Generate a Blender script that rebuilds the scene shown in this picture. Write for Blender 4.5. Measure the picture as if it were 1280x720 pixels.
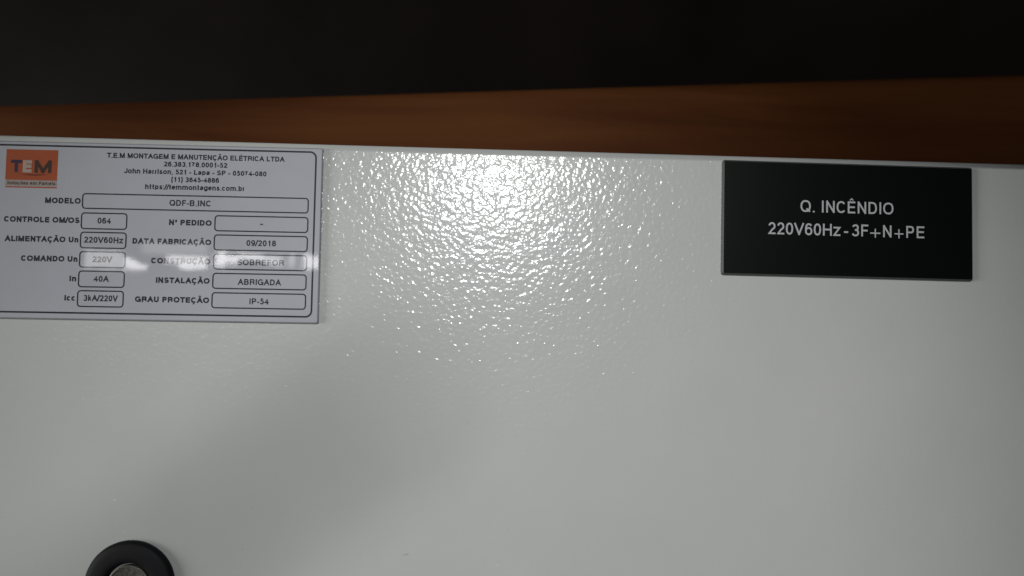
import bpy, bmesh, math, random
from mathutils import Vector, Matrix
R = math.radians
random.seed(7)
for o in list(bpy.data.objects): bpy.data.objects.remove(o)
S = bpy.context.scene
C = S.collection
MM = 0.001

# ------------------------------------------------------------------ camera
cam_data = bpy.data.cameras.new("camera")
cam = bpy.data.objects.new("camera", cam_data); C.objects.link(cam)
cam.location = (0, 0, 0.2885)
cam.rotation_mode = 'XYZ'
cam.rotation_euler = (R(3.0905), R(-1.9833), R(0.9508))
cam_data.sensor_width = 36
cam_data.lens = 36 * 1005 / 1280
cam_data.clip_start = 0.01
cam_data.clip_end = 50
cam_data.dof.use_dof = True
cam_data.dof.focus_distance = 0.297
cam_data.dof.aperture_fstop = 10
S.camera = cam

# ------------------------------------------------------------------ world, exposure
world = bpy.data.worlds.new("World"); S.world = world
world.use_nodes = True
world.node_tree.nodes["Background"].inputs[0].default_value = (0.93, 1.0, 0.98, 1)
world.node_tree.nodes["Background"].inputs[1].default_value = 0.022
S.view_settings.view_transform = 'Standard'
S.view_settings.look = 'None'
S.view_settings.exposure = 0
S.view_settings.gamma = 1
S.view_settings.use_curve_mapping = False

# ------------------------------------------------------------------ lamps (indoor room light)
def area(name, loc, target, sx, sy, watts, col, shape='RECTANGLE', spread=180):
    d = bpy.data.lights.new(name, 'AREA')
    d.shape = shape; d.size = sx; d.size_y = sy; d.energy = watts; d.color = col; d.spread = R(spread)
    o = bpy.data.objects.new(name, d); C.objects.link(o)
    o.location = loc
    o.rotation_euler = (Vector(target) - Vector(loc)).to_track_quat('-Z', 'Y').to_euler()
    return o
H = 1.25
K = 1 + H / 0.2885
# round ceiling spotlight that glitters in the textured paint
d = bpy.data.lights.new("ceiling_spot", 'SPOT')
d.energy = 37; d.shadow_soft_size = 0.051; d.spot_size = R(24.6); d.spot_blend = 1.0; d.color = (0.985, 1.0, 1.0)
spot = bpy.data.objects.new("ceiling_spot", d); C.objects.link(spot)
spot.location = (0.0015 * K, 0.0595 * K, H)
spot.rotation_euler = (Vector((0.012, -0.06, 0)) - spot.location).to_track_quat('-Z', 'Y').to_euler()
# broad soft fill lamp, added to brighten the left side
area("left_fill", (-1.45, -0.06, 0.60), (-0.22, 0.0, 0), 0.6, 0.6, 5.0, (1.0, 1.0, 0.955), 'RECTANGLE', 120)
# broken row of small luminaires, mirrored as a streak in the glossy nameplate
for x0, x1, y0, y1, e in [(-0.1423, -0.1285, 0.0200, 0.0262, 5.0), (-0.1282, -0.1255, 0.0195, 0.0240, 12.0), (-0.1255, -0.1232, 0.0195, 0.0228, 12.0), (-0.1232, -0.1205, 0.0195, 0.0216, 12.0),
                          (-0.1130, -0.1085, 0.0222, 0.0250, 11.0), (-0.1085, -0.0985, 0.0205, 0.0246, 12.0), (-0.0960, -0.0925, 0.0212, 0.0262, 13.0), (-0.0925, -0.0880, 0.0222, 0.0250, 12.0),
                          (-0.0880, -0.0790, 0.0236, 0.0258, 11.0), (-0.0790, -0.0720, 0.0228, 0.0256, 8.0), (-0.0700, -0.0680, 0.0225, 0.0262, 5.0), (-0.0650, -0.0595, 0.0215, 0.0262, 11.0),
                          (-0.1220, -0.0990, 0.0258, 0.0300, 2.2)]:
    w = (x1 - x0) * K; h = (y1 - y0) * K
    p = ((x0 + x1) / 2 * K, (y0 + y1) / 2 * K, H)
    area("luminaire_light", p, (p[0], p[1], 0), w, h, e * w * h * math.pi, (1, 0.98, 1.0))

# ------------------------------------------------------------------ materials
def nodes(name):
    m = bpy.data.materials.new(name); m.use_nodes = True
    nt = m.node_tree
    return m, nt, nt.nodes["Principled BSDF"]
def N(nt, t, **kw):
    n = nt.nodes.new(t)
    for k, v in kw.items():
        if k in n.inputs: n.inputs[k].default_value = v
        else: setattr(n, k, v)
    return n
def L(nt, a, b): nt.links.new(a, b)
def coord(nt, scale=(1, 1, 1), rot=(0, 0, 0), loc=(0, 0, 0)):
    g = N(nt, 'ShaderNodeNewGeometry')
    mp = N(nt, 'ShaderNodeMapping')
    mp.inputs['Scale'].default_value = scale; mp.inputs['Rotation'].default_value = rot; mp.inputs['Location'].default_value = loc
    L(nt, g.outputs['Position'], mp.inputs['Vector'])
    return mp.outputs['Vector']
def ramp(nt, fac, stops):
    r = N(nt, 'ShaderNodeValToRGB')
    e = r.color_ramp.elements
    while len(e) < len(stops): e.new(0.5)
    for i, (p, c) in enumerate(stops):
        e[i].position = p; e[i].color = c if len(c) == 4 else (*c, 1)
    L(nt, fac, r.inputs['Fac'])
    return r.outputs['Color']
def simple(name, col, rough=0.4, spec=0.5, metal=0.0, coat=0.0):
    m, nt, b = nodes(name)
    b.inputs['Base Color'].default_value = (*col, 1)
    b.inputs['Roughness'].default_value = rough
    b.inputs['Specular IOR Level'].default_value = spec
    b.inputs['Metallic'].default_value = metal
    b.inputs['Coat Weight'].default_value = coat
    b.inputs['Coat Roughness'].default_value = 0.03
    return m, nt, b

# powder coated steel: light grey, orange peel
PAINT, nt, b = simple("powder_coat", (0.50, 0.515, 0.50), 0.34, 0.16, 0, 1.0)
b.inputs["Coat Roughness"].default_value = 0.138; b.inputs["Coat IOR"].default_value = 1.375
v = coord(nt)
n1 = N(nt, 'ShaderNodeTexNoise', Scale=590.0, Detail=1.2, Roughness=0.45, Distortion=0.25); L(nt, v, n1.inputs['Vector'])
n2 = N(nt, 'ShaderNodeTexNoise', Scale=150.0, Detail=1.0, Roughness=0.5); L(nt, v, n2.inputs['Vector'])
mx = N(nt, 'ShaderNodeMath', operation='MULTIPLY_ADD'); mx.inputs[1].default_value = 0.75
L(nt, n2.outputs['Fac'], mx.inputs[0]); L(nt, n1.outputs['Fac'], mx.inputs[2])
bp_ = N(nt, 'ShaderNodeBump', Strength=1.0, Distance=0.000195)
L(nt, mx.outputs[0], bp_.inputs['Height']); L(nt, bp_.outputs['Normal'], b.inputs['Coat Normal'])
b2 = N(nt, 'ShaderNodeBump', Strength=1.0, Distance=0.00003); L(nt, mx.outputs[0], b2.inputs['Height']); L(nt, b2.outputs['Normal'], b.inputs['Normal'])
n3 = N(nt, 'ShaderNodeTexNoise', Scale=11.0, Detail=4.0, Roughness=0.6); L(nt, v, n3.inputs['Vector'])
base = ramp(nt, n3.outputs['Fac'], [(0.3, (0.468, 0.488, 0.478)), (0.7, (0.522, 0.524, 0.508))])
# small scuffs: elongated marks in a few places only
sv = coord(nt, scale=(160, 900, 1), rot=(0, 0, R(-6)))
vo = N(nt, 'ShaderNodeTexVoronoi', Scale=0.35); L(nt, sv, vo.inputs['Vector'])
mask = ramp(nt, vo.outputs['Distance'], [(0.0, (1, 1, 1)), (0.035, (0, 0, 0))])
sx = N(nt, 'ShaderNodeMix', data_type='RGBA'); L(nt, mask, sx.inputs[0]); L(nt, base, sx.inputs[6]); sx.inputs[7].default_value = (0.36, 0.35, 0.35, 1)
L(nt, sx.outputs[2], b.inputs['Base Color'])

# nameplate stock and its inks share one clear glossy face
def gloss(name, col, mottled=0.0):
    m, nt, b = simple(name, col, 0.5, 0.3, 0, 1.0)
    b.inputs['Coat Roughness'].default_value = 0.03
    b.inputs['Coat IOR'].default_value = 1.5
    v = coord(nt)
    n = N(nt, 'ShaderNodeTexNoise', Scale=60.0, Detail=1.0); L(nt, v, n.inputs['Vector'])
    bm = N(nt, 'ShaderNodeBump', Strength=1.0, Distance=0.00003)
    L(nt, n.outputs['Fac'], bm.inputs['Height']); L(nt, bm.outputs['Normal'], b.inputs['Coat Normal'])
    if mottled:
        n2 = N(nt, 'ShaderNodeTexNoise', Scale=24.0, Detail=5.0, Roughness=0.65); L(nt, v, n2.inputs['Vector'])
        c = Vector(col)
        L(nt, ramp(nt, n2.outputs['Fac'], [(0.3, tuple(c * (1 - mottled))), (0.7, tuple(c * (1 + mottled)))]), b.inputs['Base Color'])
    return m
PLATE = gloss("nameplate_white", (0.395, 0.400, 0.440), 0.05)
INK = gloss("dark_ink", (0.011, 0.010, 0.018))
INK_SOFT = gloss("dark_ink_thin", (0.014, 0.013, 0.021))
ORANGE = gloss("logo_orange", (0.35, 0.068, 0.016), 0.12)
NAVY = gloss("logo_navy", (0.03, 0.016, 0.045))
PALE = gloss("logo_pale", (0.38, 0.30, 0.25))
BROWN = gloss("logo_dark_brown", (0.04, 0.018, 0.012))
SWOOSH = gloss("logo_dark_red", (0.13, 0.02, 0.01))
STRIP = gloss("logo_strip", (0.32, 0.27, 0.25))
EDGE, _, _ = simple("clear_edge", (0.30, 0.30, 0.33), 0.12, 0.6)

# black engraved laminate
LAMINATE, nt, b = simple("black_laminate", (0.0025, 0.003, 0.0028), 0.3, 0.15)
v = coord(nt)
n = N(nt, 'ShaderNodeTexNoise', Scale=1500.0, Detail=2.0); L(nt, v, n.inputs['Vector'])
bb = N(nt, 'ShaderNodeBump', Strength=0.3, Distance=0.00002); L(nt, n.outputs['Fac'], bb.inputs['Height']); L(nt, bb.outputs['Normal'], b.inputs['Normal'])
LAM_EDGE, _, _ = simple("laminate_cut_edge", (0.075, 0.078, 0.077), 0.4, 0.4)
ENGRAVE, _, _ = simple("engraved_white", (0.44, 0.44, 0.455), 0.6, 0.3)

# wood: reddish brown varnish
WOOD, nt, b = simple("varnished_wood", (0.2, 0.08, 0.03), 0.6, 0.06)
v = coord(nt, scale=(5, 70, 60), rot=(0, 0, R(-3)))
n = N(nt, 'ShaderNodeTexNoise', Scale=1.0, Detail=6.0, Roughness=0.6, Distortion=0.6); L(nt, v, n.inputs['Vector'])
v2 = coord(nt, scale=(1, 4, 1))
n2 = N(nt, 'ShaderNodeTexNoise', Scale=4.0, Detail=2.0); L(nt, v2, n2.inputs['Vector'])
md = N(nt, 'ShaderNodeMath', operation='MULTIPLY_ADD'); md.inputs[1].default_value = 0.5
L(nt, n2.outputs['Fac'], md.inputs[0])
hf = N(nt, 'ShaderNodeMath', operation='MULTIPLY'); hf.inputs[1].default_value = 0.5; L(nt, n.outputs['Fac'], hf.inputs[0])
L(nt, hf.outputs[0], md.inputs[2])
L(nt, ramp(nt, md.outputs[0], [(0.3, (0.065, 0.019, 0.008)), (0.5, (0.12, 0.040, 0.013)), (0.7, (0.170, 0.063, 0.021))]), b.inputs['Base Color'])
bw = N(nt, 'ShaderNodeBump', Strength=0.4, Distance=0.0003); L(nt, n.outputs['Fac'], bw.inputs['Height']); L(nt, bw.outputs['Normal'], b.inputs['Normal'])

FLOOR, nt, b = simple("dark_floor", (0.02, 0.016, 0.015), 0.5, 0.3)
v = coord(nt, scale=(3, 3, 3))
n = N(nt, 'ShaderNodeTexNoise', Scale=1.5, Detail=4.0); L(nt, v, n.inputs['Vector'])
L(nt, ramp(nt, n.outputs['Fac'], [(0.3, (0.015, 0.010, 0.009)), (0.7, (0.030, 0.021, 0.019))]), b.inputs['Base Color'])

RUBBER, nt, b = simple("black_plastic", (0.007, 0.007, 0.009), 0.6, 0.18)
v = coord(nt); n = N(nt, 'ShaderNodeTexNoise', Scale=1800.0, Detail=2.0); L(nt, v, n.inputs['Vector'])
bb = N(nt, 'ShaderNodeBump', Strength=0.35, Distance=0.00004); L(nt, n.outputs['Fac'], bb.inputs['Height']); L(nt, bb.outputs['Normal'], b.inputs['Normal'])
METAL, nt, b = simple("zinc_die_cast", (0.36, 0.35, 0.32), 0.38, 0.5, 0.45)
v = coord(nt); n = N(nt, 'ShaderNodeTexNoise', Scale=900.0, Detail=4.0); L(nt, v, n.inputs['Vector'])
bb = N(nt, 'ShaderNodeBump', Strength=0.6, Distance=0.00005); L(nt, n.outputs['Fac'], bb.inputs['Height']); L(nt, bb.outputs['Normal'], b.inputs['Normal'])
L(nt, ramp(nt, n.outputs['Fac'], [(0.35, (0.10, 0.095, 0.082)), (0.65, (0.20, 0.195, 0.172))]), b.inputs['Base Color'])
HOLE, _, _ = simple("lock_slot_black", (0.006, 0.006, 0.006), 0.7, 0.2)
GASKET, _, _ = simple("gasket_foam", (0.02, 0.02, 0.02), 0.9, 0.1)

# ------------------------------------------------------------------ object helpers
def link(name, me, mat, parent=None):
    o = bpy.data.objects.new(name, me); C.objects.link(o)
    if mat:
        for m in (mat if isinstance(mat, (list, tuple)) else [mat]): me.materials.append(m)
    if parent: o.parent = parent
    return o
def from_bm(name, bm, mat, parent=None, smooth=False):
    me = bpy.data.meshes.new(name); bm.to_mesh(me); bm.free()
    if smooth:
        for p in me.polygons: p.use_smooth = True
    return link(name, me, mat, parent)
def tag(o, label=None, cat=None, group=None, kind=None):
    if label: o['label'] = label
    if cat: o['category'] = cat
    if group: o['group'] = group
    if kind: o['kind'] = kind
def rounded_slab(outline, z0, z1, r, steps=5, profile=None):
    """closed outline (ccw), extruded z0..z1, the front edge rounded with radius r; insets by offsetting the outline"""
    bm = bmesh.new()
    def inset(d):
        n = len(outline); out = []
        for i in range(n):
            a, b_, c = Vector(outline[i - 1]), Vector(outline[i]), Vector(outline[(i + 1) % n])
            e1 = (b_ - a).normalized(); e2 = (c - b_).normalized()
            n1 = Vector((-e1.y, e1.x)); n2 = Vector((-e2.y, e2.x))
            k = (n1 + n2); k = k / max(0.2, k.dot(n1))
            out.append(b_ + k * d)
        return out
    rings = [[bm.verts.new((p.x, p.y, z0)) for p in inset(0)]]
    for d, dz in (profile or []):
        rings.append([bm.verts.new((p.x, p.y, z1 - dz)) for p in inset(d)])
    for i in range(0 if profile else steps + 1):
        a = math.pi / 2 * i / steps
        rings.append([bm.verts.new((p.x, p.y, z1 - r + r * math.sin(a))) for p in inset(r * (1 - math.cos(a)))])
    n = len(outline)
    for ra, rb in zip(rings, rings[1:]):
        for i in range(n):
            bm.faces.new((ra[i], ra[(i + 1) % n], rb[(i + 1) % n], rb[i]))
    bm.faces.new(rings[-1]); bm.faces.new(list(reversed(rings[0])))
    return bm
def round_rect(x0, y0, x1, y1, r, k=6):
    pts = []
    for cx, cy, a0 in ((x1 - r, y1 - r, 0), (x0 + r, y1 - r, 90), (x0 + r, y0 + r, 180), (x1 - r, y0 + r, 270)):
        for i in range(k + 1):
            a = R(a0 + 90 * i / k); pts.append((cx + r * math.cos(a), cy + r * math.sin(a)))
    return pts
def frame_mesh(x0, y0, x1, y1, r, t, z):
    """rounded rectangular printed line of width t"""
    bm = bmesh.new()
    o = [bm.verts.new((x, y, z)) for x, y in round_rect(x0 - t / 2, y0 - t / 2, x1 + t / 2, y1 + t / 2, r + t / 2)]
    i_ = [bm.verts.new((x, y, z)) for x, y in round_rect(x0 + t / 2, y0 + t / 2, x1 - t / 2, y1 - t / 2, max(r - t / 2, 1e-5))]
    for k in range(len(o)):
        j = (k + 1) % len(o); bm.faces.new((o[k], o[j], i_[j], i_[k]))
    return bm
def lathe(profile, seg=64):
    bm = bmesh.new(); rings = []
    for r, z in profile:
        if r <= 1e-7: rings.append([bm.verts.new((0, 0, z))])
        else: rings.append([bm.verts.new((r * math.cos(2 * math.pi * i / seg), r * math.sin(2 * math.pi * i / seg), z)) for i in range(seg)])
    for a, b_ in zip(rings, rings[1:]):
        for i in range(seg):
            j = (i + 1) % seg
            if len(a) == 1 and len(b_) == 1: continue
            if len(a) == 1: bm.faces.new((a[0], b_[i], b_[j]))
            elif len(b_) == 1: bm.faces.new((a[i], a[j], b_[0]))
            else: bm.faces.new((a[i], a[j], b_[j], b_[i]))
    bmesh.ops.recalc_face_normals(bm, faces=bm.faces)
    return bm
def box(bm, x0, y0, z0, x1, y1, z1):
    v = [bm.verts.new(p) for p in ((x0, y0, z0), (x1, y0, z0), (x1, y1, z0), (x0, y1, z0), (x0, y0, z1), (x1, y0, z1), (x1, y1, z1), (x0, y1, z1))]
    for f in ((0, 3, 2, 1), (4, 5, 6, 7), (0, 1, 5, 4), (1, 2, 6, 5), (2, 3, 7, 6), (3, 0, 4, 7)): bm.faces.new([v[i] for i in f])

# ------------------------------------------------------------------ grotesque lettering drawn as strokes
# every glyph: advance (per cap height), side bearing, strokes; points are (x, y) in the glyph's own box, arcs are ('a', cx, cy, rx, ry, from, to)
def A_(cx, cy, rx, ry, a0, a1): return ('a', cx, cy, rx, ry, a0, a1)
O_ = [[A_(.5, .5, .5, .5, 0, 360)]]
XH = .73
G = {
 'A': (.98, .03, [[(0, 0), (.5, 1)], [(.5, 1), (1, 0)], [(.2, .34), (.8, .34)]]),
 'B': (.98, .10, [[(0, 0), (0, 1)], [(0, 1), (.62, 1), A_(.62, .76, .32, .24, 90, -90), (0, .52)], [(.6, .52), A_(.62, .26, .38, .26, 90, -90), (0, 0)]]),
 'C': (1.0, .06, [[A_(.5, .5, .5, .5, 38, 322)]]),
 'D': (1.0, .10, [[(0, 0), (0, 1)], [(0, 1), (.45, 1), A_(.45, .5, .55, .5, 90, -90), (0, 0)]]),
 'E': (.92, .10, [[(1, 1), (0, 1), (0, 0), (1, 0)], [(0, .52), (.93, .52)]]),
 'F': (.84, .10, [[(1, 1), (0, 1), (0, 0)], [(0, .5), (.88, .5)]]),
 'G': (1.08, .06, [[A_(.5, .5, .5, .5, 40, 325)], [(1, .0), (1, .46), (.55, .46)]]),
 'H': (1.0, .10, [[(0, 0), (0, 1)], [(1, 0), (1, 1)], [(0, .52), (1, .52)]]),
 'I': (.39, .10, [[(.5, 0), (.5, 1)]]),
 'J': (.77, .05, [[(1, 1), (1, .32), A_(.5, .3, .5, .3, 0, -180)]]),
 'L': (.85, .10, [[(0, 1), (0, 0), (1, 0)]]),
 'M': (1.16, .10, [[(0, 0), (0, 1)], [(1, 0), (1, 1)], [(.04, 1), (.5, .02)], [(.5, .02), (.96, 1)]]),
 'N': (1.0, .10, [[(0, 0), (0, 1)], [(1, 0), (1, 1)], [(.03, 1), (.97, 0)]]),
 'O': (1.08, .05, O_),
 'P': (.92, .10, [[(0, 0), (0, 1)], [(0, 1), (.65, 1), A_(.65, .73, .35, .27, 90, -90), (0, .46)]]),
 'Q': (1.08, .05, O_ + [[(.6, .26), (1.0, -.04)]]),
 'R': (1.0, .10, [[(0, 0), (0, 1)], [(0, 1), (.65, 1), A_(.65, .75, .33, .25, 90, -90), (0, .5)], [(.62, .5), A_(.62, .3, .32, .2, 80, 0), (1, 0)]]),
 'S': (.92, .06, [[A_(.5, .74, .45, .26, 25, 180), A_(.5, .77, .45, .27, 180, 250), (.66, .45), A_(.5, .25, .5, .25, 60, -165)]]),
 'T': (.85, .03, [[(0, 1), (1, 1)], [(.5, 1), (.5, 0)]]),
 'U': (1.0, .10, [[(0, 1), (0, .36), A_(.5, .36, .5, .36, 180, 360), (1, 1)]]),
 'V': (.93, .02, [[(0, 1), (.5, 0)], [(.5, 0), (1, 1)]]),
 '0': (.775, .06, O_),
 '1': (.775, .15, [[(.78, 0), (.78, 1)], [(.78, .97), (.0, .72)]]),
 '2': (.775, .06, [[A_(.5, .7, .47, .3, 170, -25), (.5, .34), (.04, .0), (1, 0)]]),
 '3': (.775, .06, [[A_(.5, .76, .43, .24, 165, -80)], [(.4, .52), A_(.48, .26, .5, .27, 80, -165)]]),
 '4': (.775, .04, [[(.74, 0), (.74, 1), (0, .28), (1, .28)]]),
 '5': (.775, .06, [[(.92, 1), (.2, 1), (.1, .48), A_(.48, .32, .5, .32, 128, -160)]]),
 '6': (.775, .06, [[A_(.5, .31, .5, .31, 0, 360)], [(.0, .34), A_(.54, .5, .54, .5, 178, 40)]]),
 '7': (.775, .07, [[(0, 1), (1, 1), A_(1.0, .0, .68, .95, 100, 175)]]),
 '8': (.775, .06, [[A_(.5, .76, .42, .24, 0, 360)], [A_(.5, .27, .5, .27, 0, 360)]]),
 '9': (.775, .06, [[A_(.5, .69, .5, .31, 0, 360)], [(1.0, .66), A_(.46, .5, .54, .5, -2, -140)]]),
 '.': (.39, .12, [[(.5, -.06), (.5, .08)]]),
 ',': (.39, .12, [[(.6, .08), (.5, -.2)]]),
 ':': (.40, .12, [[(.5, -.06), (.5, .08)], [(.5, .56), (.5, .7)]]),
 '-': (.46, .05, [[(0, .36), (1, .36)]]),
 '/': (.39, .0, [[(0, -.02), (1, 1.02)]]),
 '(': (.46, .06, [[(1, 1.05), (.35, .8), (.05, .42), (.35, .04), (1, -.21)]]),
 ')': (.46, .06, [[(0, 1.05), (.65, .8), (.95, .42), (.65, .04), (0, -.21)]]),
 '+': (.81, .07, [[(0, .36), (1, .36)], [(.5, -.02), (.5, .74)]]),
 '°': (.50, .10, [[A_(.5, .84, .5, .17, 0, 360)]]),
 'a': (.775, .06, [[(1, 0), (.95, .5), A_(.5, .5, .45, .23, 0, 165)], [(.95, .42), (.35, .38), A_(.35, .19, .35, .19, 90, 290), (.92, .15)]]),
 'b': (.83, .09, [[(0, 0), (0, 1)], [A_(.5, .365, .5, .365, 0, 360)]]),
 'c': (.77, .05, [[A_(.5, .365, .5, .365, 42, 318)]]),
 'e': (.775, .05, [[(0, .39), (1, .39), A_(.5, .365, .5, .365, 4, 320)]]),
 'g': (.84, .06, [[A_(.5, .365, .5, .365, 0, 360)], [(1, .73), (1, -.02), A_(.5, -.04, .5, .23, 0, -160)]]),
 'h': (.83, .09, [[(0, 0), (0, 1)], [(0, .4), A_(.5, .45, .5, .28, 170, 0), (1, 0)]]),
 'i': (.37, .08, [[(.5, 0), (.5, .73)], [(.5, .86), (.5, 1)]]),
 'k': (.75, .09, [[(0, 0), (0, 1)], [(0, .225), (.95, .73)], [(.4, .45), (1, 0)]]),
 'l': (.37, .08, [[(.5, 0), (.5, 1)]]),
 'm': (1.24, .09, [[(0, 0), (0, .73)], [(0, .45), A_(.25, .48, .25, .25, 170, 0), (.5, 0)], [(.5, .45), A_(.75, .48, .25, .25, 170, 0), (1, 0)]]),
 'n': (.83, .09, [[(0, 0), (0, .73)], [(0, .4), A_(.5, .45, .5, .28, 170, 0), (1, 0)]]),
 'o': (.83, .05, [[A_(.5, .365, .5, .365, 0, 360)]]),
 'p': (.83, .09, [[(0, -.27), (0, .73)], [A_(.5, .365, .5, .365, 0, 360)]]),
 'r': (.54, .09, [[(0, 0), (0, .73)], [(0, .42), (.3, .66), (1.1, .70)]]),
 's': (.74, .05, [[A_(.5, .545, .43, .185, 25, 180), A_(.5, .56, .43, .2, 180, 250), (.7, .34), A_(.5, .18, .5, .18, 55, -165)]]),
 't': (.54, .03, [[(.4, 1.0), (.4, .12), (.6, .0), (1.15, 0)], [(-.2, .67), (1.2, .67)]]),
 'u': (.83, .09, [[(0, .73), (0, .28), A_(.5, .28, .5, .28, 180, 360)], [(1, .73), (1, 0)]]),
 'z': (.70, .03, [[(.02, .73), (1, .73), (0, 0), (1, 0)]]),
 ' ': (.39, 0, []),
}
ACC = {'Ç': ('C', 'ced'), 'ç': ('c', 'ced'), 'Ã': ('A', 'til'), 'ã': ('a', 'til'), 'Õ': ('O', 'til'), 'õ': ('o', 'til'),
       'É': ('E', 'acu'), 'é': ('e', 'acu'), 'Ê': ('E', 'cir')}
def glyph_strokes(ch, t):
    """list of polylines in cap-height units plus the advance"""
    acc = None
    if ch in ACC: ch, acc = ACC[ch]
    adv, sb, strokes = G[ch]
    if t > .21: adv, sb = adv - sb * .5, sb * .75
    wd = adv - 2 * sb; out = []
    lower = ch in 'aceosz' or ch in 'gmnpru'
    def mp(x, y):
        if wd > t: X = sb + t / 2 + x * (wd - t)
        else: X = adv / 2 + (x - .5) * wd * .5
        if ch in '.,:': return X, y + .04
        if ch in '-+': return sb + x * wd, y
        if ch in '/': return sb + x * wd, y
        if ch in '()': return X, y
        return X, t / 2 + y * (1 - t)
    for s in strokes:
        pl = []
        for q in s:
            if q[0] == 'a':
                _, cx, cy, rx, ry, a0, a1 = q
                k = max(4, int(abs(a1 - a0) / 18))
                for i in range(k + 1):
                    a = R(a0 + (a1 - a0) * i / k)
                    ca, sa = math.cos(a), math.sin(a)
                    e = .88   # slightly squared bowls
                    pl.append((cx + rx * math.copysign(abs(ca) ** e, ca), cy + ry * math.copysign(abs(sa) ** e, sa)))
            else: pl.append(q)
        pl = [mp(*q) for q in pl]
        clean = [pl[0]]
        for q in pl[1:]:
            if math.hypot(q[0] - clean[-1][0], q[1] - clean[-1][1]) > 1e-3: clean.append(q)
        # stems that end square on the cap line and baseline reach the outer edge
        if ch not in '.,:-+/()°':
            def ext(a, b_):
                dx, dy = a[0] - b_[0], a[1] - b_[1]
                if abs(dy) < 1e-4:
                    return (a[0] + math.copysign(t / 2, dx), a[1]) if ch in 'TEFLZz247' else a
                top = abs(a[1] - (1 - t / 2)) < .02 or abs(a[1] - (t / 2 + .73 * (1 - t))) < .02; bot = abs(a[1] - t / 2) < .02
                if (top and dy > 0) or (bot and dy < 0):
                    k = (t / 2) / abs(dy); return (a[0] + dx * k, a[1] + dy * k)
                return a
            if len(clean) > 1 and not (clean[0] == clean[-1]):
                e0, e1 = ext(clean[0], clean[1]), ext(clean[-1], clean[-2])
                if abs(clean[0][0] - clean[1][0]) < .02 or ch in 'AVMNTEFLz247': clean[0] = e0
                if abs(clean[-1][0] - clean[-2][0]) < .02 or ch in 'AVMNTEFLz247': clean[-1] = e1
        out.append((clean, 1.0))
    cx = adv / 2; top = .80 if lower else 1.06
    if acc == 'ced': out.append(([(cx, .0), (cx + .09, -.1), (cx + .0, -.2), (cx - .12, -.19)], .6))
    if acc == 'til': out.append(([(cx - .2, top + .08), (cx - .1, top + .15), (cx + .08, top + .08), (cx + .2, top + .15)], .65))
    if acc == 'acu': out.append(([(cx - .03, top + .02), (cx + .12, top + .2)], .7))
    if acc == 'cir': out.append(([(cx - .17, top + .02), (cx, top + .17), (cx + .17, top + .02)], .6))
    return out, adv
def text_mesh(name, s, x0, x1, base, cap, t, z, mat, parent, track=0.0, slant=0.0):
    """lettering x0..x1 on its baseline, cap height cap, stroke t (per cap height); flat print"""
    total = 0; items = []
    for ch in s:
        st, adv = glyph_strokes(ch, t); items.append((st, total)); total += adv + track
    total -= track
    kb = .75 if t > .21 else 1
    lb = G[ACC.get(s[0], (s[0],))[0]][1] * kb; rb = G[ACC.get(s[-1], (s[-1],))[0]][1] * kb
    sx = (x1 - x0) / (total - lb - rb)
    verts, faces = [], []; lay = 0
    for st, off in items:
        for i, (pl, wt) in enumerate(st):
            zz = z + 4e-6 * (i + 1)
            P = [Vector((x0 + (off - lb + x) * sx + slant * y * cap, base + y * cap)) for x, y in pl]
            hw = t * cap * wt / 2
            closed = (P[0] - P[-1]).length < 1e-7 and len(P) > 3
            if closed: P = P[:-1]
            n = len(P); ls = []
            for k in range(n):
                a = P[k - 1] if (k or closed) else None
                c = P[(k + 1) % n] if (k < n - 1 or closed) else None
                d1 = (P[k] - a).normalized() if a is not None else None
                d2 = (c - P[k]).normalized() if c is not None else None
                if d1 is None: d1 = d2
                if d2 is None: d2 = d1
                n1 = Vector((-d1.y, d1.x)); n2 = Vector((-d2.y, d2.x))
                m_ = n1 + n2
                if m_.length < 1e-6: m_ = n1
                m_ = m_ / max(m_.dot(n1), .45)
                ls.append((P[k] + m_ * hw, P[k] - m_ * hw))
            i0 = len(verts)
            for l, r in ls: verts += [(l.x, l.y, zz), (r.x, r.y, zz)]
            for k in range(n if closed else n - 1):
                j = (k + 1) % n
                faces.append((i0 + 2 * k, i0 + 2 * k + 1, i0 + 2 * j + 1, i0 + 2 * j))
    me = bpy.data.meshes.new(name); me.from_pydata(verts, [], faces)
    bm = bmesh.new(); bm.from_mesh(me)
    for f in bm.faces:
        f.normal_update()
        if f.normal.z < 0: f.normal_flip()
    bm.to_mesh(me); bm.free()
    return link(name, me, mat, parent)

# ------------------------------------------------------------------ floor and table
Z_TABLE = -0.16
Z_FLOOR = -0.90
bm = bmesh.new(); bmesh.ops.create_grid(bm, x_segments=2, y_segments=2, size=8)
fl = from_bm("floor", bm, FLOOR); fl.location.z = Z_FLOOR
tag(fl, kind='structure')

table = bpy.data.objects.new("wooden_table", None); C.objects.link(table); table.location = (0, -0.3, Z_FLOOR)
tag(table, "reddish brown varnished wooden table under the grey enclosure, its far edge showing", "table")
ang = R(3.35)
def edge(x, off=0): return 0.1372 + math.tan(ang) * x + off
top_pts = [(-1.05, -0.75), (1.0, -0.65), (1.0, edge(1.0)), (-1.05, edge(-1.05))]
bm = rounded_slab(top_pts, Z_TABLE - 0.03, Z_TABLE, 0.006, 5)
tt = from_bm("tabletop", bm, WOOD, table, True); tt.matrix_parent_inverse = Matrix.Translation(-table.location)
for x, y in ((-0.97, -0.66), (0.92, -0.58), (0.92, 0.10), (-0.97, 0.0)):
    bm = bmesh.new(); box(bm, x - .03, y - .03, Z_FLOOR, x + .03, y + .03, Z_TABLE - 0.03)
    lg = from_bm("leg", bm, WOOD, table); lg.matrix_parent_inverse = Matrix.Translation(-table.location)

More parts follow.
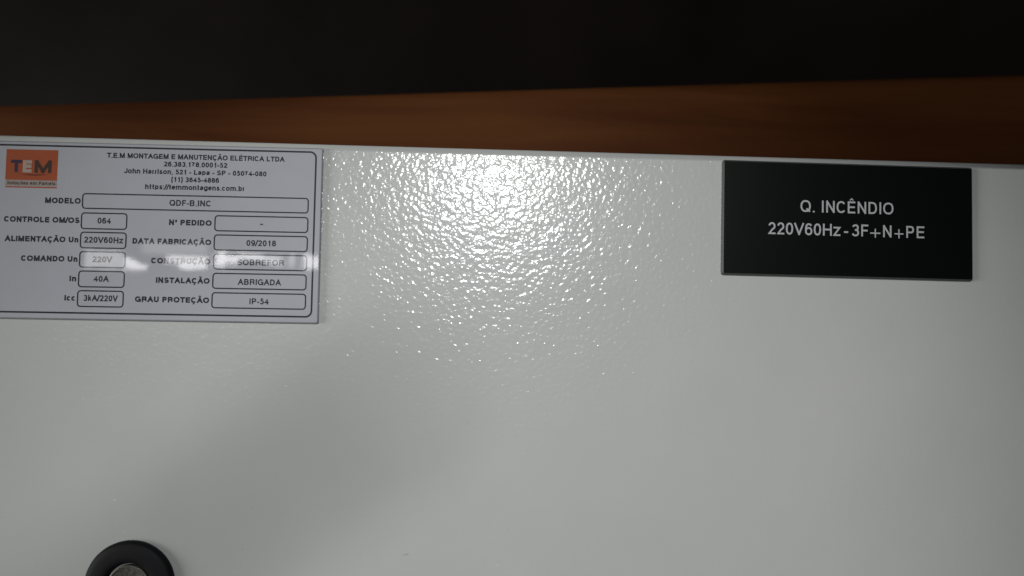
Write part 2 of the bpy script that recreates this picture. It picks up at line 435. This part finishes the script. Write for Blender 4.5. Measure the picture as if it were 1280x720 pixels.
# ------------------------------------------------------------------ the enclosure
enc = bpy.data.objects.new("electrical_enclosure", None); C.objects.link(enc); enc.location = (0.02, -0.15, Z_TABLE)
tag(enc, "light grey textured steel electrical enclosure on wooden table with white nameplate and black label", "electrical panel")
INV = Matrix.Translation(-enc.location)
def part(o, parent=None):
    if parent is None:
        o.parent = enc; o.matrix_parent_inverse = INV
    return o
ZD = -0.0016                      # face of the door; the stuck-on plates are 1.6 mm thick, their faces at z = 0
def topy(x): return 0.0674 - 0.00425 * x
door_pts = [(-0.245, -0.43), (0.275, -0.432), (0.275, topy(0.275)), (-0.245, topy(-0.245))]
part(from_bm("door", rounded_slab(door_pts, ZD - 0.018, ZD, 0.0036, 8,
     [(0.0, .0050), (0.00012, .0042), (0.0005, .0033), (0.0011, .0024), (0.0017, .00155), (0.0022, .0008), (0.0025, .00038), (0.0028, .00012), (0.0032, 0)]), PAINT, None, False))
dr = bpy.data.objects["door"]
for p in dr.data.polygons: p.use_smooth = abs(p.normal.z) < .999 and abs(p.normal.z) > 0.001
gx = 0.006
bm = bmesh.new(); box(bm, -0.238, -0.424, ZD - 0.0215, 0.268, 0.0595, ZD - 0.0185)
part(from_bm("gasket", bm, GASKET))
bm = rounded_slab([(-0.243, -0.429), (0.273, -0.430), (0.273, topy(.273) - .002), (-0.243, topy(-.243) - .002)], Z_TABLE, ZD - 0.022, 0.002, 3)
part(from_bm("housing", bm, PAINT))

# nameplate ------------------------------------------------------------------
bm = rounded_slab(round_rect(-0.178, 0.0018, -0.0591, 0.0649, 0.0007, 3), ZD, 0.0, 0.00045, 3)
plate = part(from_bm("nameplate", bm, [PLATE, EDGE]))
for p in plate.data.polygons: p.material_index = 0 if p.normal.z > 0.99 else 1
plate['label'] = "glossy white nameplate with dark printed lettering and an orange logo"
ZP = 0.00003
def sub(o, label=None):
    o.parent = plate
    if label: o['label'] = label
    return o
sub(from_bm("border_line", frame_mesh(-0.1762, 0.00412, -0.06155, 0.06336, 0.0021, 0.00062, ZP), INK))
BOXES = [(-143.3, 41.29, -63.85, 46.52), (-143.4, 34.04, -127.59, 39.62), (-143.4, 27.2, -127.58, 32.75), (-143.4, 20.35, -127.6, 25.85),
 (-143.45, 13.4, -127.63, 18.95), (-143.5, 6.45, -127.68, 12.0), (-96.6, 34.25, -63.78, 39.62), (-96.6, 27.4, -63.76, 32.75),
 (-96.6, 20.55, -63.78, 25.88), (-96.6, 13.7, -63.77, 19.03), (-96.65, 6.8, -63.77, 12.12)]
for x0, y0, x1, y1 in BOXES:
    sub(from_bm("field_frame", frame_mesh(x0 * MM, y0 * MM, x1 * MM, y1 * MM, 0.00105, 0.00046, ZP), INK))
B = [42.85, 35.93, 29.03, 22.15, 15.25, 8.38]
PLATE_TEXT = [
 ("T.E.M MONTAGEM E MANUTENÇÃO ELÉTRICA LTDA", -135.49, -72.73, 59.6, 1.82, .225),
 ("26.383.178.0001-52", -115.38, -93.00, 56.91, 1.79, .225),
 ("John Harrison, 521 - Lapa - SP - 05074-080", -129.33, -79.01, 54.15, 1.79, .225),
 ("(11) 3645-4886", -112.60, -95.72, 51.42, 1.79, .225),
 ("https://temmontagens.com.br", -121.66, -86.59, 48.65, 1.80, .225),
 ("MODELO", -156.38, -143.95, B[0], 2.02, .265), ("CONTROLE OM/OS", -170.34, -144.05, B[1], 2.0, .265),
 ("ALIMENTAÇÃO Un", -169.70, -144.14, B[2], 2.0, .265), ("COMANDO Un", -163.79, -144.16, B[3], 2.0, .265),
 ("In", -146.59, -144.23, B[4], 2.0, .265), ("Icc", -148.02, -144.23, B[5], 2.0, .265),
 ("N° PEDIDO", -112.78, -97.73, B[1], 2.0, .265), ("DATA FABRICAÇÃO", -125.30, -97.70, B[2], 2.0, .265),
 ("CONSTRUÇÃO", -118.51, -97.79, B[3], 2.0, .265), ("INSTALAÇÃO", -116.47, -97.71, B[4], 2.0, .265),
 ("GRAU PROTEÇÃO", -123.58, -97.65, B[5], 2.0, .265),
 ("QDF-B.INC", -112.88, -98.20, B[0], 2.15, .2), ("064", -137.78, -133.12, B[1], 2.12, .2),
 ("220V60Hz", -142.16, -128.57, B[2], 2.15, .2), ("220V", -138.96, -132.11, B[3], 2.12, .2),
 ("40A", -138.20, -132.97, B[4], 2.12, .2), ("3kA/220V", -141.43, -129.57, B[5], 2.15, .2),
 ("-", -80.67, -79.63, 36.1, 2.1, .2), ("09/2018", -85.25, -74.85, 29.03, 2.12, .2),
 ("SOBREFOR", -88.27, -71.79, 22.1, 2.12, .2), ("ABRIGADA", -87.78, -72.64, 15.1, 2.12, .2),
 ("IP-54", -83.49, -76.71, 8.25, 2.12, .2)]
for s, x0, x1, y, h, t in PLATE_TEXT:
    text_mesh("lettering", s, x0 * MM, x1 * MM, y * MM, h * MM, t, ZP, INK if t > .17 else INK_SOFT, plate)
# logo
def quad(name, x0, y0, x1, y1, z, mat):
    bm = bmesh.new(); bm.faces.new([bm.verts.new(p) for p in ((x0, y0, z), (x1, y0, z), (x1, y1, z), (x0, y1, z))])
    return sub(from_bm(name, bm, mat))
quad("logo_panel", -0.17060, 0.05090, -0.15258, 0.06184, ZP, ORANGE)
quad("logo_strip", -0.17050, 0.04875, -0.15258, 0.05085, ZP, STRIP)
quad("logo_stripe", -0.17042, 0.04815, -0.15251, 0.04862, ZP, ORANGE)
ZL = ZP + 2e-5
text_mesh("logo_letter", "T", -0.16890, -0.16500, 0.05370, 0.00440, .27, ZL, NAVY, plate)
text_mesh("logo_letter", "E", -0.16470, -0.16155, 0.05362, 0.00438, .27, ZL, PALE, plate)
text_mesh("logo_letter", "M", -0.16090, -0.15435, 0.05356, 0.00448, .27, ZL, BROWN, plate)
bm = bmesh.new(); up, lo = [], []
for i in range(17):
    f = i / 16; x = -0.16560 + f * 0.0098
    y = 0.05308 - 0.0003 * math.sin(math.pi * f); w = 0.00026 * math.sin(math.pi * f) + 2e-5
    up.append(bm.verts.new((x, y + w, ZL))); lo.append(bm.verts.new((x, y - w, ZL)))
for i in range(16): bm.faces.new((lo[i], lo[i + 1], up[i + 1], up[i]))
sub(from_bm("logo_swoosh", bm, SWOOSH))
text_mesh("logo_lettering", "Soluções em Painéis", -0.17005, -0.15312, 0.04925, 0.00118, .2, ZL, BROWN, plate, slant=.15)

# black engraved label --------------------------------------------------------
lab_pivot = Vector((0.13278, 0.04283))
w2, h2 = 0.09345 / 2, 0.04225 / 2
bm = rounded_slab(round_rect(-w2, -h2, w2, h2, 0.0010, 3), ZD, 0.0, 0.0008, 2, [(0.0, 0.0007), (0.0006, 0.0)])
label = from_bm("engraved_label", bm, [LAMINATE, LAM_EDGE])
for p in label.data.polygons: p.material_index = 0 if p.normal.z > 0.99 else 1
label.location = (lab_pivot.x, lab_pivot.y, 0); label.rotation_euler = (0, 0, R(-0.45)); part(label)
label['label'] = "matt black laminate label with light grey engraved capitals"
def lt(s, xa, xb, y, t=.142, tr=.06):
    text_mesh("lettering", s, xa * MM, xb * MM, y * MM, 0.00438, t, ZP, ENGRAVE, label, track=tr)
lt("Q. INCÊNDIO", -17.88, 16.65, 2.65, tr=.05)
lt("220V60Hz", -29.75, -3.1, -5.85, tr=.03)
lt("-", -1.75, -0.2, -5.9)
lt("3F", 1.2, 7.3, -5.75, tr=.05)
lt("+", 8.0, 11.8, -6.0, t=.105)
lt("N", 12.85, 15.9, -5.8)
lt("+", 17.05, 20.4, -6.0, t=.105)
lt("PE", 21.5, 28.2, -5.8, tr=.08)

# cam lock -------------------------------------------------------------------
lock = bpy.data.objects.new("cam_lock", None); C.objects.link(lock)
lock.location = (-0.1216, -0.0903, ZD); part(lock)
bz = from_bm("bezel", lathe([(0.0, -0.012), (0.0098, -0.012), (0.0098, 0.0), (0.0154, 0.0), (0.01547, 0.0010), (0.0152, 0.0020), (0.0144, 0.0026), (0.0130, 0.0029),
                    (0.0105, 0.0031), (0.0089, 0.0030), (0.0082, 0.0026), (0.0080, 0.0018), (0.0080, -0.0012), (0.0, -0.0012)], 96), RUBBER, lock, True)
prof = [(0.0, -0.0012), (0.0073, -0.0012), (0.0073, 0.0023), (0.0072, 0.0025), (0.0069, 0.0025), (0.0065, 0.0021), (0.0062, 0.0020), (0.0, 0.0020)]
ins = from_bm("key_insert", lathe(prof, 64), METAL, lock, True)
ins.location.x = 0.0001
bm = rounded_slab(round_rect(-0.0012, -0.0034, 0.0012, 0.0026, 0.0008, 3), 0.00202, 0.0021, 0.00003, 1)
sl = from_bm("key_slot", bm, HOLE, ins)

# small marks in the paint of the door -------------------------------------------
SCUFF, _, _ = simple("scuff_grey", (0.30, 0.29, 0.29), 0.5, 0.4)
CHALK, _, _ = simple("dust_white", (0.66, 0.66, 0.64), 0.7, 0.3)
for i in range(26):
    if i == 0: x, y, l, w, a, m = -0.0262, -0.0792, 0.0012, 0.00016, 12, SCUFF
    elif i == 1: x, y, l, w, a, m = -0.1283, -0.0612, 0.0006, 0.00018, -10, CHALK
    elif i == 2: x, y, l, w, a, m = -0.0700, -0.0205, 0.0005, 0.0002, 5, CHALK
    else:
        x = random.uniform(-0.17, 0.19); y = random.uniform(-0.083, -0.012)
        l = random.uniform(0.00012, 0.0004); w = random.uniform(0.00008, 0.00014); a = random.uniform(-30, 30); m = random.choice((SCUFF, CHALK, CHALK))
    bm = bmesh.new(); n = 10
    vs = [bm.verts.new((l * math.cos(2 * math.pi * k / n) * random.uniform(.8, 1.1), w * math.sin(2 * math.pi * k / n) * random.uniform(.7, 1.2), 0)) for k in range(n)]
    bm.faces.new(vs)
    o = from_bm("paint_mark", bm, m, dr); o.location = (x, y, ZD + 0.00004); o.rotation_euler.z = R(a)

# unseen tube added above the door to throw the soft diagonal shade, lower left ----
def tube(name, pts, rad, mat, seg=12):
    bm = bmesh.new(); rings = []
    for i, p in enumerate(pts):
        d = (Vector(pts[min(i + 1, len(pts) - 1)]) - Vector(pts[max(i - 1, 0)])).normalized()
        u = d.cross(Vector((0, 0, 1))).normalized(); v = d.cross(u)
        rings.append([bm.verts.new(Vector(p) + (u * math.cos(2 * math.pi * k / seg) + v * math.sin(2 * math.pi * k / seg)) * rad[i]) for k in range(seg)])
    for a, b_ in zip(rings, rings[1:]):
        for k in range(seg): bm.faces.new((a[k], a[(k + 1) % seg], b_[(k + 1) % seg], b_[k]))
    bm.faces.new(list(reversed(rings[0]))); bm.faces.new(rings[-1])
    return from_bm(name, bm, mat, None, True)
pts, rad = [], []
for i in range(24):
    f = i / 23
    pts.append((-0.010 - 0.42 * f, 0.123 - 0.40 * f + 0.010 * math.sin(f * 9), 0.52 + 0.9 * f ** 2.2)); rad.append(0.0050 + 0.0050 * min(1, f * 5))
blocker = tube("shade_blocker", pts, rad, RUBBER)
tag(blocker, "unseen black tube added to shade the lower left of the grey door", "blocker")
